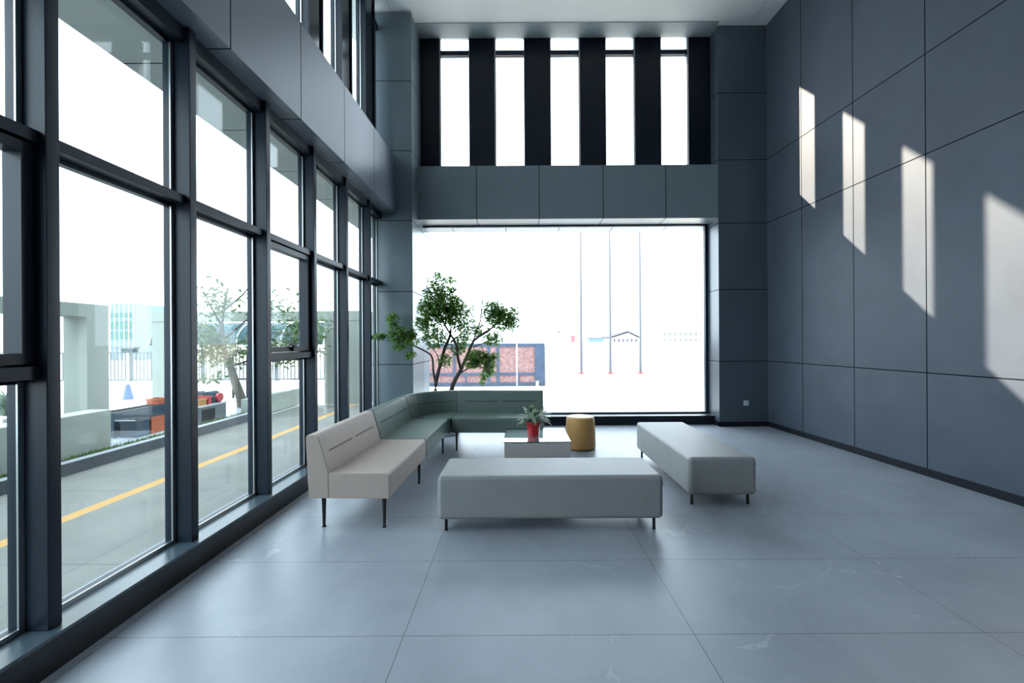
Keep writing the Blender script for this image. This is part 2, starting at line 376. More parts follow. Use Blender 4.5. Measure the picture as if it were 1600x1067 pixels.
# ------------------------------------------------------------------ back wall glazing
wd = window()
fr = MB()
fr.box(-1.70, 3.475, 7.79, 7.86, 3.565, 3.60); fr.box(-1.70, 3.475, 7.79, 7.86, .158, .185)
fr.box(3.425, 3.475, 7.79, 7.86, .185, 3.565)
fr.build('frame', M['metal'], wd)
B(-1.70, 3.425, 7.82, 7.834, .185, 3.565).build('pane', M['clear'], wd)
slots = [(-1.335, -.835), (-.350, .149), (.630, 1.125), (1.614, 2.105), (2.60, 3.06)]
for i, (a, c) in enumerate(slots):
    wd = window()
    nx = slots[i+1][0] if i < 4 else 3.47
    fa, fc = (.055, .02) if i < 2 else ((.02, .03) if i == 2 else (.02, .055))
    fb = MB()
    fb.box(a-fa, a, 7.675, 7.74, 4.512, ZC); fb.box(c, c+fc, 7.675, 7.74, 4.512, ZC)
    fb.box(a-.012, a, 7.655, 7.675, 4.512, ZC); fb.box(c, c+.012, 7.655, 7.675, 4.512, ZC)
    fb.build('mullion', M['cap'], wd)
    B(a, c, 7.66, 7.74, 6.60, 6.685).build('transom', M['metal'], wd)
    for z0, z1 in ((4.512, 6.60), (6.685, ZC)): B(a, c, 7.695, 7.707, z0, z1).build('pane', M['clear'], wd)
    nfa = .055 if i+1 < 2 else .02
    B(c+.012, (nx-.012) if i < 4 else 3.478, 7.650, 7.74, 4.512, ZC).build('dark_panel', M['metal2'], wd)
    if i == 0: B(-1.705, a-.012, 7.650, 7.74, 4.512, ZC).build('dark_panel', M['metal2'], wd)
    # bright edge beads
    e = MB(); xx = a-.024 if i < 2 else c+.012
    e.box(xx, xx+.012, 7.643, 7.655, 4.512, ZC); e.build('gasket', M['pale'], wd)

# ------------------------------------------------------------------ wall socket
s = empty('wall_socket', (3.935, 7.38, .40))
tag(s, 'small white square power socket low on the dark pilaster', 'socket')
B(-.045, .045, -.010, .002, -.043, .043).build('faceplate', M['socket'], s, .004, 2)
for dx in (-.018, .018):
    for dz in (-.012, .014): B(dx-.006, dx+.006, -.0115, -.009, dz-.003, dz+.003).build('slot', M['dark'], s)

# ------------------------------------------------------------------ benches
def bench(name, x0, x1, y0, y1, label, legs_in, long_axis):
    cx, cy = (x0+x1)/2, (y0+y1)/2; r = empty(name, (cx, cy, 0))
    tag(r, label, 'bench', 'grey upholstered benches')
    hx, hy = (x1-x0)/2, (y1-y0)/2
    B(-hx, hx, -hy, hy, .098, .440).build('cushion', M['grey'], r, .036, 5)
    for sx in (-1, 1):
        for sy in (-1, 1):
            px, py = sx*(hx-legs_in[0]), sy*(hy-legs_in[1])
            MB().lathe([(.016, 0), (.016, .006), (.0125, .007), (.0125, .1)], px, py, 16).build('leg', M['leg'], r, smooth=True)
    zb = MB(); zb.box(hx-.004, hx+.003, -hy+.03, -hy+.045, .355, .385); zb.build('zip_pull', M['dark'], r)
    return r
bench('upholstered_bench', -.632, 1.137, 3.345, 3.90, 'long grey bench lying crosswise in front of the glass coffee table', (.06, .06), 'x')
bench('upholstered_bench', 1.535, 2.145, 3.845, 5.55, 'grey bench pointing toward the big window, right of the mustard stool', (.05, .07), 'y')

# ------------------------------------------------------------------ sofa
SA = math.radians(-2.0)
SO = Vector((-1.668, 3.425, 0))
def sofa_pt(u, v): return SO+Matrix.Rotation(SA, 3, 'Z') @ Vector((u, v, 0))
def rounded(pts, r, seg=4):        # rounds the corners of a closed outline (list of 2-tuples, radius per corner)
    out = []; k = len(pts)
    for i, p in enumerate(pts):
        p = Vector(p); a = Vector(pts[i-1]); c = Vector(pts[(i+1) % k]); rr = r[i]
        if rr <= 0: out.append(p); continue
        d1, d2 = (a-p).normalized(), (c-p).normalized()
        s0, s1 = p+d1*rr, p+d2*rr
        for j in range(seg+1):
            q = j/seg; out.append(s0*(1-q)**2+p*2*q*(1-q)+s1*q*q)
    return out
BACK = rounded([(.155, .25), (.155, .45), (.072, .757), (-.028, .757), (-.004, .25)], [.006, 0, .035, .035, .02])
SEAT = rounded([(.157, .25), (.643, .25), (.643, .452), (.157, .452)], [.006, .015, .030, .006])
def leg_mesh(mb, x, y):
    mb.lathe([(.017, 0), (.017, .008), (.0115, .010), (.0185, .255)], x, y, 14); return mb
def slits(mb, spans, along):       # dark strips that paint the shade of quilting grooves on the backrest
    for a, c in spans:
        pts = [along(q) for q in (a, c)]
        mb.hexa([pts[0]+Vector((-.012, 0, -.0046)), pts[0]+Vector((.0015, 0, -.0046)), pts[1]+Vector((.0015, 0, -.0046)), pts[1]+Vector((-.012, 0, -.0046))],
                [pts[0]+Vector((-.012, 0, 0.0046)), pts[0]+Vector((.0015, 0, 0.0046)), pts[1]+Vector((.0015, 0, 0.0046)), pts[1]+Vector((-.012, 0, 0.0046))])
def face_u(z): return .155+(z-.45)/(.757-.45)*(.072-.155)
def straight_unit(root, L, m, ms, legs=((.09, 0), (.09, 1), (.585, 0), (.585, 1))):
    MB().prism([(q.x, 0, q.y) for q in BACK], [(q.x, L, q.y) for q in BACK]).build('backrest', m, root, .014, 3)
    MB().prism([(q.x, 0, q.y) for q in SEAT], [(q.x, L, q.y) for q in SEAT]).build('seat', m, root, .012, 3)
    sm = MB(); slits(sm, [(.09*L, .47*L), (.53*L, .92*L)], lambda y: Vector((face_u(.605), y, .605))); sm.build('quilting_seam', ms, root)
    for x, e in legs:
        for y in ((.06, L-.06)[e],): leg_mesh(MB(), x, y).build('leg', M['leg'], root, smooth=True)
LU = 1.185
u1 = empty('sofa_section', SO, SA); tag(u1, 'beige straight sofa section, nearest the camera, beside the left windows', 'sofa', 'modular corner sofa')
straight_unit(u1, LU, M['beige'], M['seam_beige'])
u2 = empty('sofa_section', sofa_pt(0, LU+.016), SA); tag(u2, 'sage green straight sofa section directly behind the beige one', 'sofa', 'modular corner sofa')
straight_unit(u2, LU, M['green'], M['seam_green'], ((.09, 1), (.585, 1)))
V2 = 2*LU+.032
R0 = .672
u3 = empty('sofa_corner_section', sofa_pt(0, V2), SA); tag(u3, 'sage green curved corner section joining the two sofa runs', 'sofa', 'modular corner sofa')
NA = 20
def arc(wd_, z, q): a = q*math.pi/2; return Vector((R0-(R0-wd_)*math.cos(a), (R0-wd_)*math.sin(a), z))
mb = MB(); kk = len(BACK); vs = []; fs = []
for i in range(NA+1): vs += [arc(p.x, p.y, i/NA) for p in BACK]
for i in range(NA): fs += [(i*kk+j, i*kk+(j+1) % kk, (i+1)*kk+(j+1) % kk, (i+1)*kk+j) for j in range(kk)]
fs += [tuple(range(kk))[::-1], tuple(range(NA*kk, NA*kk+kk))]
mb.add(vs, fs).build('backrest', M['green'], u3, .010, 2)
outl = [arc(.157, 0, i/NA) for i in range(NA+1)]+[Vector((R0, .004, 0))]
MB().prism([(p.x, p.y, .25) for p in outl], [(p.x, p.y, .452) for p in outl]).build('seat', M['green'], u3, .010, 3)
sm = MB()
for q0, q1 in ((.02, .30), (.31, .97)):
    n_ = 12; qs = [q0+(q1-q0)*i/n_ for i in range(n_+1)]
    sm.tube([arc(face_u(.605)-.001, .605, q) for q in qs], .0035, 6)
sm.tube([arc(face_u(z)-.001, z, .305) for z in (.46, .55, .65, .735)], .0025, 6)
sm.build('quilting_seam', M['seam_green'], u3)
for x, y in ((.20, .48), (.09, .08)): leg_mesh(MB(), x, y).build('leg', M['leg'], u3, smooth=True)
u4 = empty('sofa_section', sofa_pt(R0+.012, V2+R0), SA-math.pi/2); tag(u4, 'sage green straight sofa section with its back to the big window', 'sofa', 'modular corner sofa')
straight_unit(u4, 1.26, M['green'], M['seam_green'], ((.585, 0), (.585, 1), (.09, 1)))

# ------------------------------------------------------------------ coffee table, plant, stool
tb = empty('coffee_table', (.213, 5.01, 0)); tag(tb, 'low square white coffee table with a glass top, behind the grey crosswise bench', 'table')
B(-.360, .360, -.353, .353, .0, .382).build('base', [M['tablebody']], tb, .006, 2)
B(-.345, .345, -.338, .338, .383, .387).build('inlay', M['tabletop'], tb)
g = MB(); g.box(-.365, .365, -.358, .358, .389, .401)
go = g.build('glass_top', [M['tglass'], M['tedge']], tb)
for pl in go.data.polygons:
    if abs(pl.normal.z) < .5: pl.material_index = 1
rng = random.Random(4)
pp = at(833.5, 680.5, 4.96); pz = .401
pot = empty('potted_plant', (pp.x, 4.96, pz)); tag(pot, 'small leafy plant in a red pot on the glass coffee table', 'plant')
MB().lathe([(.058, 0), (.064, .004), (.078, .140), (.086, .142), (.086, .162), (.080, .164), (.076, .150)], 0, 0, 32).build('pot', M['red'], pot, smooth=True)
MB().lathe([(.072, .145), (.074, .152)], 0, 0, 20).build('soil', M['soil'], pot)
fo = MB(); st = MB()
for i in range(74):
    a = rng.uniform(0, 2*math.pi); el = rng.uniform(.12, 1.25)
    base = Vector((.04*math.cos(a)*rng.random(), .04*math.sin(a)*rng.random(), .15))
    d = Vector((math.cos(a)*math.cos(el), math.sin(a)*math.cos(el), math.sin(el)))
    L0 = rng.uniform(.03, .10) if el < .8 else rng.uniform(.05, .11)
    tip = base+d*L0+Vector((0, 0, .02))
    st.tube([base, base+d*L0*.5+Vector((0, 0, .015)), tip], .0022, 5)
    dd = (d+Vector((0, 0, -.55+rng.uniform(-.2, .3)))).normalized()
    fo.leaf(tip, dd, Vector((0, 0, 1)), rng.uniform(.085, .135), rng.uniform(.038, .056))
st.build('stem', M['plant'], pot); fo.build('foliage', M['plant'], pot, smooth=True)
sp = at(907, 690, 5.97)
stool = empty('drum_stool', (sp.x, 5.97, 0)); tag(stool, 'mustard yellow drum stool beside the glass coffee table', 'stool')
MB().lathe([(.198, .012), (.207, .016), (.209, .05), (.206, .20), (.200, .33), (.193, .405), (.186, .428), (.172, .441), (.150, .4445), (.02, .4445)], 0, 0, 56).build('body', M['stool'], stool, smooth=True)
MB().lathe([(.195, 0), (.195, .013)], 0, 0, 40).build('base_ring', M['stoolfoot'], stool)

# ------------------------------------------------------------------ indoor tree behind the sofa
rng = random.Random(11)
TY = 6.93
def tz(x, y, Y=TY): return at(560+x/4.447, 400+y/4.447, Y)
tree = empty('indoor_tree', (-1.18, TY, 0)); tag(tree, 'slender two-stemmed green tree standing behind the corner of the green sofa', 'tree')
def rel(p): return p-Vector((-1.18, TY, 0))
MB().lathe([(.20, 0), (.24, .01), (.27, .36), (.285, .37), (.285, .40), (.26, .40), (.25, .36)], 0, 0, 40).build('planter', M['planter'], tree, smooth=True)
MB().lathe([(.25, .34), (.25, .37)], 0, 0, 30).build('soil', M['soil'], tree)
def limb(pix, r0, r1, dys=None):
    n_ = len(pix); pts = []
    for i, (x, y) in enumerate(pix):
        Y = TY+(dys[i] if dys else 0); pts.append(rel(tz(x, y, Y)))
    # smooth by one round of subdivision
    q = [pts[0]]
    for i in range(n_-1):
        a = pts[max(i-1, 0)]; b0 = pts[i]; b1 = pts[i+1]; c = pts[min(i+2, n_-1)]
        q.append((b0+b1)*.5625-(a+c)*.0625); q.append(b1)
    rs = [r0+(r1-r0)*i/(len(q)-1) for i in range(len(q))]
    return q, rs
tr = MB()
for pix, r0, r1, dys in [
    ([(555, 1290), (548, 1120), (535, 940), (545, 850), (570, 750), (600, 640), (635, 560), (640, 470), (610, 370), (570, 280), (555, 190)], .040, .008, None),
    ([(605, 1290), (620, 1120), (645, 940), (668, 870), (712, 790), (762, 680), (800, 590), (870, 540), (940, 490), (1000, 430)], .044, .010, None)]:
    q, rs = limb(pix, r0, r1, dys); tr.tube(q, rs, 10)
tr.build('trunk', M['bark'], tree, smooth=True)
br = MB(); ends = []
for pix, r0, r1, dys in [
    ([(538, 890), (520, 800), (515, 710), (480, 670), (400, 630), (320, 600), (250, 565), (170, 550), (95, 562)], .020, .003, [0, 0, -.03, -.07, -.12, -.16, -.2, -.22, -.25]),
    ([(712, 790), (690, 700), (682, 620), (650, 560), (600, 480), (560, 390), (545, 300)], .026, .007, [0, -.02, -.05, -.06, -.1, -.12, -.12]),
    ([(712, 812), (760, 782), (820, 768), (880, 775)], .014, .004, [0, -.03, -.08, -.1]),
    ([(800, 630), (850, 612), (890, 595), (960, 580)], .012, .004, [0, .05, .08, .1]),
    ([(800, 590), (820, 520), (848, 450), (862, 300)], .014, .008, [0, .06, .1, .12]),
    ([(560, 730), (550, 690), (530, 660), (480, 590)], .012, .004, [0, .05, .08, .1]),
    ([(690, 700), (640, 642), (600, 655)], .011, .006, [0, .02, 0]),
    ([(640, 600), (690, 560), (730, 530), (760, 470)], .013, .004, [0, .06, .1, .14]),
    ([(320, 600), (270, 510), (220, 400)], .008, .002, [-.16, -.2, -.22]),
    ([(940, 490), (1030, 430), (1110, 370)], .008, .002, [0, .04, .06]),
    ([(610, 370), (680, 330), (730, 310)], .010, .003, [0, .05, .1]),
    ([(570, 280), (520, 250), (440, 270)], .008, .003, [0, -.05, -.08]),
    ([(850, 612), (880, 690), (900, 790)], .006, .002, [0, -.02, -.04])]:
    q, rs = limb(pix, r0, r1, dys); br.tube(q, rs, 7)
fo = MB()
#      x    y    rx   ry   n   dY    sY
CL = [(575, 350, 165, 110, 560, 0, .26), (520, 400, 110, 110, 230, -.08, .2), (680, 400, 80, 120, 260, .05, .22), (560, 240, 110, 60, 150, 0, .2), (560, 165, 75, 38, 50, 0, .15),
      (545, 120, 18, 14, 9, 0, .05), (640, 160, 30, 22, 14, 0, .1), (660, 225, 24, 26, 14, 0, .1), (530, 560, 85, 85, 210, -.05, .2), (440, 470, 60, 60, 70, -.1, .15), (300, 545, 105, 62, 190, -.2, .12),
      (240, 440, 42, 62, 60, -.22, .1), (150, 555, 60, 24, 38, -.24, .08), (90, 562, 24, 12, 10, -.25, .04), (370, 570, 50, 60, 60, -.14, .1), (360, 685, 36, 34, 30, -.12, .08), (280, 625, 55, 20, 30, -.18, .08),
      (940, 385, 85, 80, 230, .05, .2), (1000, 430, 100, 90, 230, .05, .2), (1060, 460, 55, 60, 80, .05, .12), (1085, 375, 42, 32, 26, .05, .08), (935, 570, 75, 55, 110, .05, .15), (760, 500, 80, 70, 120, .1, .2),
      (720, 590, 60, 50, 70, .1, .2), (830, 700, 80, 55, 180, -.06, .15), (800, 740, 60, 40, 80, -.06, .12), (905, 760, 48, 85, 120, -.06, .1), (870, 850, 22, 40, 24, -.06, .06), (945, 700, 30, 40, 28, -.05, .08),
      (600, 720, 52, 52, 60, 0, .12), (680, 640, 70, 50, 60, .08, .15), (860, 520, 60, 50, 50, .08, .12), (770, 370, 30, 60, 26, .05, .1)]
for x, y, rx, ry, nn, dY, sY in CL:
    for i in range(int(nn*2.3)):
        while True:
            a, c, e = rng.uniform(-1, 1), rng.uniform(-1, 1), rng.uniform(-1, 1)
            if a*a+c*c+e*e < 1: break
        Y = TY+dY+e*sY; px_ = x+a*rx
        if px_ < 410: Y = min(Y, 6.93)
        p = rel(tz(px_, y+c*ry, Y))
        th = rng.uniform(0, 2*math.pi)
        d = Vector((math.cos(th), math.sin(th)*.8, rng.uniform(-.9, .35)))
        fo.leaf(p, d, Vector((rng.uniform(-.5, .5), rng.uniform(-.5, .5), 1)), rng.uniform(.052, .085), rng.uniform(.024, .036))
        if i % 6 == 0:
            q = rel(tz(x+a*rx*.45, y+c*ry*.45+12, TY+dY+e*sY*.5)); br.tube([q, (q+p)/2+Vector((0, 0, .012)), p], [.0032, .0024, .0014], 4)
br.build('branches', M['bark'], tree, smooth=True)
fo.build('foliage', M['leaf'], tree, smooth=True)

# ------------------------------------------------------------------ outside, left: driveway
GZ = -.10
struct(B(-5.44, -2.34, -8, 10.85, GZ-.2, GZ).build('driveway', M['drive']))
struct(B(-90, -5.44, -8, 140, GZ-.25, GZ-.02).build('ground_left', M['court']))
struct(MB().box(-5.44, 40, 10.85, 140, GZ-.2, GZ).box(-2.34, 40, 8.3, 10.85, GZ-.2, GZ).build('ground_back', M['court']))
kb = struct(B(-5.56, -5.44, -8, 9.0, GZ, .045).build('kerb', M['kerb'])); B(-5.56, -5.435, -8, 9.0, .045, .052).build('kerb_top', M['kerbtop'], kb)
struct(B(-9.5, -5.56, -8, 5.98, GZ-.05, .0).build('planting_bed', M['soil']))
lw = struct(B(-6.1, -5.80, -8, 6.12, GZ, .555).build('wall_low', M['lowwall'], None, .01, 2))
gr = MB(); rng = random.Random(3)
for i in range(5200):
    x = rng.uniform(-5.79, -5.56); y = rng.uniform(2.0, 9.0)
    if y > 6.9 and rng.random() < .6: continue
    a = rng.uniform(0, 6.283); hh = rng.uniform(.03, .085)
    d = Vector((math.cos(a)*.5, math.sin(a)*.5, 1)).normalized(); s_ = Vector((math.sin(a), -math.cos(a), 0))*.009
    p = Vector((x, y, -.005)); gr.add([p-s_, p+s_, p+d*hh], [(0, 1, 2)])
go = gr.build('grass', M['grass']); tag(go, 'narrow strip of green grass between the grey kerb and the low pale wall', 'grass', kind='stuff')
struct(B(-5.80, -5.56, -8, 9.0, GZ, -.002).build('grass_bed', M['grass']))
struct(B(-9.2, -5.80, 6.12, 9.9, GZ, -.01).build('slab_outside', M['lilac']))
struct(B(-5.80, -5.60, 9.0, 11.0, GZ, .30).build('wall_planter', M['lowwall']))
# the covered way: column with a beam, and the portal farther on
struct(B(-6.55, -6.21, 6.19, 6.52, GZ, 1.88).build('column_near', M['concrete']))
struct(B(-6.55, -6.21, -6, 6.52, 1.88, 2.07).build('beam_near', M['concrete']))
struct(B(-4.91, -3.84, 10.92, 11.4, GZ, 2.04).build('column_portal_right', M['concrete']))
struct(B(-9.30, -8.90, 10.92, 11.4, GZ, 2.04).build('column_portal_left', M['concrete']))
struct(B(-9.30, -3.84, 10.90, 11.4, 2.04, 2.28).build('beam_portal', M['concrete']))
# invented tall building, added to keep the sun off driveway and lower windows
struct(MB().box(-60, -53.4, 55, 60, -.3, 51.3).box(-100, -58.2, 44, 54, -.3, 69).build('added_sun_block_tower', M['whiteout']))

# railing on a low wall
struct(B(-24, -5.2, 15.0, 15.3, GZ-.05, .13).build('wall_fence_base', M['whiteout']))
fe = empty('railing_fence', (-9.3, 15.15, .13)); tag(fe, 'long grey vertical-bar railing fence on a low white wall beyond the driveway', 'fence')
xs = -21.5
while xs < -5.5:
    x1 = xs+2.6; pb = MB()
    pb.box(xs-.0+9.3, x1+9.3, -.02, .02, .03, .08); pb.box(xs+9.3, x1+9.3, -.025, .025, .99, 1.05)
    xx = xs+.12
    while xx < x1-.05: pb.box(xx-.016+9.3, xx+.016+9.3, -.014, .014, .08, .99); xx += .13
    pb.build('bar_panel', M['railing'], fe); B(xs-.05+9.3, xs+.05+9.3, -.05, .05, 0, 1.10).build('post', M['railing'], fe)
    xs += 2.6
# post with a blue base and a box head
c = at(200, 619, 12.3)
pl_ = empty('camera_post', (c.x, 12.3, GZ-.02)); tag(pl_, 'thin post with a blue base and a dark box head before the railing fence', 'post')
MB().lathe([(.13, 0), (.10, .16), (.05, .42), (.035, .43)], 0, 0, 20).build('base', M['bluebase'], pl_)
MB().tube([(0, 0, .4), (0, 0, 1.36)], .035, 12).build('pole', M['pale'], pl_)
B(-.28, .28, -.12, .12, 1.45, 1.50).build('hood', M['railing'], pl_); B(-.10, .22, -.1, .1, 1.34, 1.45).build('box', M['teal'], pl_)
# pale blue wall panel and green glazed building
def facing(name, x0, y0, x1, y1, Y, depth, m): # box whose front face spans these pixels
    a = at(x0, y1, Y); b_ = at(x1, y0, Y)
    return (a.x, b_.x, a.z, b_.z)
a, c, z0, z1 = facing('', 172, 474, 211, 560, 40, 3, None)
bd = empty('green_glass_building', ((a+c)/2, 40, GZ)); tag(bd, 'distant pale building with green glass bands beyond the fence', 'building')
hw_ = (c-a)/2; zz = z1-GZ
B(-hw_, hw_, 0, 4, 0, zz).build('wall', M['skyblue'], bd)
for q0, q1 in ((489, 496), (502, 514), (518, 530)):
    B(-hw_+.1, hw_-.1, -.06, .02, at(190, q1, 40).z-GZ, at(190, q0, 40).z-GZ).build('glass_band', M['ggreen'], bd)
for j in range(6): x = -hw_+.1+j*(2*hw_-.2)/5; B(x-.03, x+.03, -.10, .0, 0, zz).build('mullion', M['pale'], bd)
# barrel-roofed carport
c0 = at(300, 500, 13.4); c1 = at(470, 522, 13.4)
cp = empty('carport', (-8.6, 13.6, GZ)); tag(cp, 'curved teal sheet carport roof on white ribs beyond the concrete beam', 'carport')
def arc_r(x, q): a = math.pi*.62*q; return Vector((x, -1.0*math.cos(a), 1.52+.66*math.sin(a)))
mb = MB(); nq = 14; L0, L1 = -2.2, 2.9
vs = [arc_r(L0, i/nq) for i in range(nq+1)]+[arc_r(L1, i/nq) for i in range(nq+1)]+[arc_r(L0, i/nq)+Vector((0, 0, .03)) for i in range(nq+1)]+[arc_r(L1, i/nq)+Vector((0, 0, .03)) for i in range(nq+1)]
k = nq+1
fs = [(i, i+1, k+i+1, k+i) for i in range(nq)]+[(2*k+i, 3*k+i, 3*k+i+1, 2*k+i+1) for i in range(nq)]+[(i, 2*k+i, 2*k+i+1, i+1) for i in range(nq)]+[(k+i, k+i+1, 3*k+i+1, 3*k+i) for i in range(nq)]+[(0, k, 3*k, 2*k), (nq, 2*k+nq, 3*k+nq, k+nq)]
mb.add(vs, fs).build('roof_sheet', M['teal'], cp, smooth=True)
for x in (-2.2, -.95, .35, 1.65, 2.9):
    MB().tube([arc_r(x, i/nq)+Vector((0, 0, .045)) for i in range(nq+1)], .022, 6).build('rib', M['pale'], cp)
for x in (-2.2, 2.9):
    MB().tube([(x, .7, 0), (x, .6, 2.05)], .05, 8).build('post', M['railing'], cp)
B(-2.2, 2.9, .62, .68, 2.0, 2.06).build('rail', M['railing'], cp)
# dark steel frame beside the tree
fr_ = empty('steel_frame', (-7.75, 12.3, GZ)); tag(fr_, 'dark open steel ladder frame standing behind the leaning outdoor tree', 'frame')
MB().box(-.42, -.38, -.02, .02, 0, 1.38).box(-.02, .02, -.02, .02, 0, 1.38).build('upright', M['dark'], fr_)
for z in (.55, .95, 1.36): B(-.40, .0, -.015, .015, z-.015, z+.015).build('rung', M['dark'], fr_)

# leaning outdoor tree
rng = random.Random(8)
ot = empty('outdoor_tree', (-6.34, 9.96, GZ)); tag(ot, 'leaning outdoor tree with thin pale foliage, seen through the second tall window', 'tree')
o_ = Vector((-6.34, 9.96, GZ))
def tp(px, py, Y): return at(px, py, Y)-o_
q = [tp(381, 641, 9.96), tp(376, 620, 9.96), tp(368, 598, 9.96), tp(360, 572, 9.96), tp(350, 545, 9.96), tp(346, 515, 10), tp(350, 480, 10), tp(356, 450, 10.1)]
q[0].z = 0.0
MB().tube(q, [.13, .10, .09, .08, .065, .05, .035, .02], 10).build('trunk', M['barkout'], ot, smooth=True)
bb = MB()
for pts in ([(350, 545), (330, 520), (312, 505)], [(350, 530), (385, 500), (430, 490)], [(347, 510), (325, 470), (318, 455)], [(350, 485), (380, 460), (395, 440)], [(360, 572), (400, 560), (450, 560)], [(385, 500), (430, 520), (490, 525)]):
    bb.tube([tp(x, y, 9.95+rng.uniform(-.3, .3)) for x, y in pts], [.03, .018, .006], 6)
bb.build('branches', M['barkout'], ot)
fo = MB()
for x, y, rx, ry, nn in [(330, 545, 40, 26, 330), (400, 548, 55, 22, 320), (455, 545, 42, 24, 240), (340, 470, 38, 30, 130), (430, 478, 40, 26, 110), (320, 520, 24, 18, 110), (470, 515, 34, 20, 120), (330, 590, 22, 8, 30), (500, 520, 16, 30, 70)]:
    for i in range(int(nn*1.5)):
        a, c = rng.gauss(0, .5), rng.gauss(0, .5)
        p = tp(x+a*rx, y+c*ry, 9.95+rng.uniform(-.7, .7)); th = rng.uniform(0, 6.283)
        fo.leaf(p, Vector((math.cos(th), math.sin(th), rng.uniform(-.9, .3))), Vector((rng.uniform(-.6, .6), rng.uniform(-.6, .6), 1)), rng.uniform(.11, .19), rng.uniform(.05, .08))
fo.build('foliage', M['leafout'], ot, smooth=True)

# stored things on the pale slab behind the driveway
def crate(name, x, y, z, sx, sy, sz, m, label, rz=0, cat='crate', t=.02, lid=False):
    r = empty(name, (x, y, z), rz); tag(r, label, cat, 'things stored beside the driveway')
    b_ = MB(); b_.box(-sx/2, sx/2, -sy/2, sy/2, 0, .02)
    b_.box(-sx/2, -sx/2+t, -sy/2, sy/2, .02, sz); b_.box(sx/2-t, sx/2, -sy/2, sy/2, .02, sz)
    b_.box(-sx/2+t, sx/2-t, -sy/2, -sy/2+t, .02, sz); b_.box(-sx/2+t, sx/2-t, sy/2-t, sy/2, .02, sz)
    b_.build('body', m, r)
    rb = MB(); rb.box(-sx/2-.012, sx/2+.012, -sy/2-.012, -sy/2+t, sz-.03, sz+.005); rb.box(-sx/2-.012, sx/2+.012, sy/2-t, sy/2+.012, sz-.03, sz+.005)
    rb.box(-sx/2-.012, -sx/2+t, -sy/2+t, sy/2-t, sz-.03, sz+.005); rb.box(sx/2-t, sx/2+.012, -sy/2+t, sy/2-t, sz-.03, sz+.005)
    rb.build('rim', m, r)
    return r
SZ = -.01
crate('storage_trough', -6.52, 7.42, SZ, .24, 1.24, .40, M['navy'], 'long dark navy trough lying beyond the end of the low wall')
crate('storage_crate', -6.20, 6.95, SZ, .26, .24, .26, M['navy'], 'small navy crate at the near end of the navy trough')
crate('storage_crate', -6.20, 7.24, SZ, .26, .26, .27, M['orange'], 'orange crate in front of the navy trough, under the glass sheet')
crate('storage_crate', -6.20, 7.53, SZ, .26, .26, .27, M['greyp'], 'grey crate in front of the navy trough, beside the orange one')
gp = empty('glass_panel', (-6.20, 7.24, .284)); tag(gp, 'glass sheet lying flat across the small crates by the navy trough', 'panel')
B(-.15, .15, -.46, .46, -.018, -.008).build('sheet', M['tglass'], gp); B(-.155, .155, -.475, -.46, -.022, -.004).build('edge_strip', M['pale'], gp)
crate('storage_bin', -6.55, 8.45, SZ, .34, .55, .52, M['greyp'], 'tall grey bin beyond the far end of the navy trough', cat='bin')
cb = empty('storage_cabinet', (-6.02, 8.28, SZ)); tag(cb, 'low grey cabinet with a dark opening near the kerb, carrying the ochre box', 'cabinet', 'things stored beside the driveway')
B(-.16, .16, -.34, .34, 0, .30).build('body', M['greyp'], cb); B(.158, .166, -.32, .02, .03, .25).build('opening', M['dark'], cb); B(-.18, .18, -.36, .36, .30, .325).build('top', M['pale'], cb)
crate('storage_box', -6.0, 8.05, SZ+.325, .2, .16, .12, M['yellowp'], 'small ochre box at the near end of the grey cabinet top', cat='box')
crate('storage_box', -6.0, 8.23, SZ+.325, .2, .08, .15, M['crimson'], 'narrow red box between the ochre box and the machine', cat='box')
mt = empty('machine_drum', (-6.02, 8.46, SZ+.325)); tag(mt, 'dark machine with a red round end on the grey cabinet', 'machine')
B(-.14, .10, -.13, .13, 0, .15).build('housing', M['teal'], mt, .02, 2)
MB().tube([(-.02, -.13, .15), (-.02, .13, .15)], .075, 18).build('drum', M['teal'], mt); MB().tube([(.10, .02, .10), (.15, .02, .10)], .085, 18).build('end_disc', M['crimson'], mt)
bx = crate('red_box', -6.52, 7.75, SZ+.406, .18, .22, .10, M['orange'], 'small orange box on top of the navy trough', cat='box')
# potted agave behind the low wall
def agave(x, y, label, seed):
    r = empty('potted_agave', (x, y, GZ-.02)); tag(r, label, 'plant', 'agaves in white planters'); rg = random.Random(seed)
    B(-.22, .22, -.22, .22, 0, .62).build('planter', M['whiteout'], r, .02, 2)
    f = MB()
    for i in range(34):
        a = rg.uniform(0, 6.283); el = rg.uniform(.15, 1.35); d = Vector((math.cos(a)*math.cos(el), math.sin(a)*math.cos(el), math.sin(el)))
        f.leaf(Vector((0, 0, .58)), d, Vector((0, 0, 1)), rg.uniform(.28, .44), rg.uniform(.04, .06))
    f.build('foliage', M['agave'], r, smooth=True)
agave(-7.1, 5.95, 'spiky agave in a white planter behind the low wall, at the left edge', 1)
agave(-7.85, 6.6, 'spiky agave in a white planter, half hidden behind the pale column', 2)

# ------------------------------------------------------------------ outside, back: forecourt
struct(B(-5.0, 1.05, 15.05, 15.3, GZ, 1.36).build('wall_forecourt_left', M['whiteout']))
struct(B(.97, 5.3, 15.0, 15.3, GZ, 1.43).build('wall_forecourt', M['whiteout']))
struct(MB().hexa([(5.02,15.2,GZ),(5.3,15.2,GZ),(6.6,8.5,GZ),(6.3,8.5,GZ)][::-1], [(5.02,15.2,1.43),(5.3,15.2,1.43),(6.6,8.5,1.43),(6.3,8.5,1.43)][::-1]).build('wall_forecourt_right', M['whiteout']))
pd = struct(B(1.55, 4.66, 13.95, 14.95, GZ, .36).build('podium', M['whiteout'], None, .01, 2))
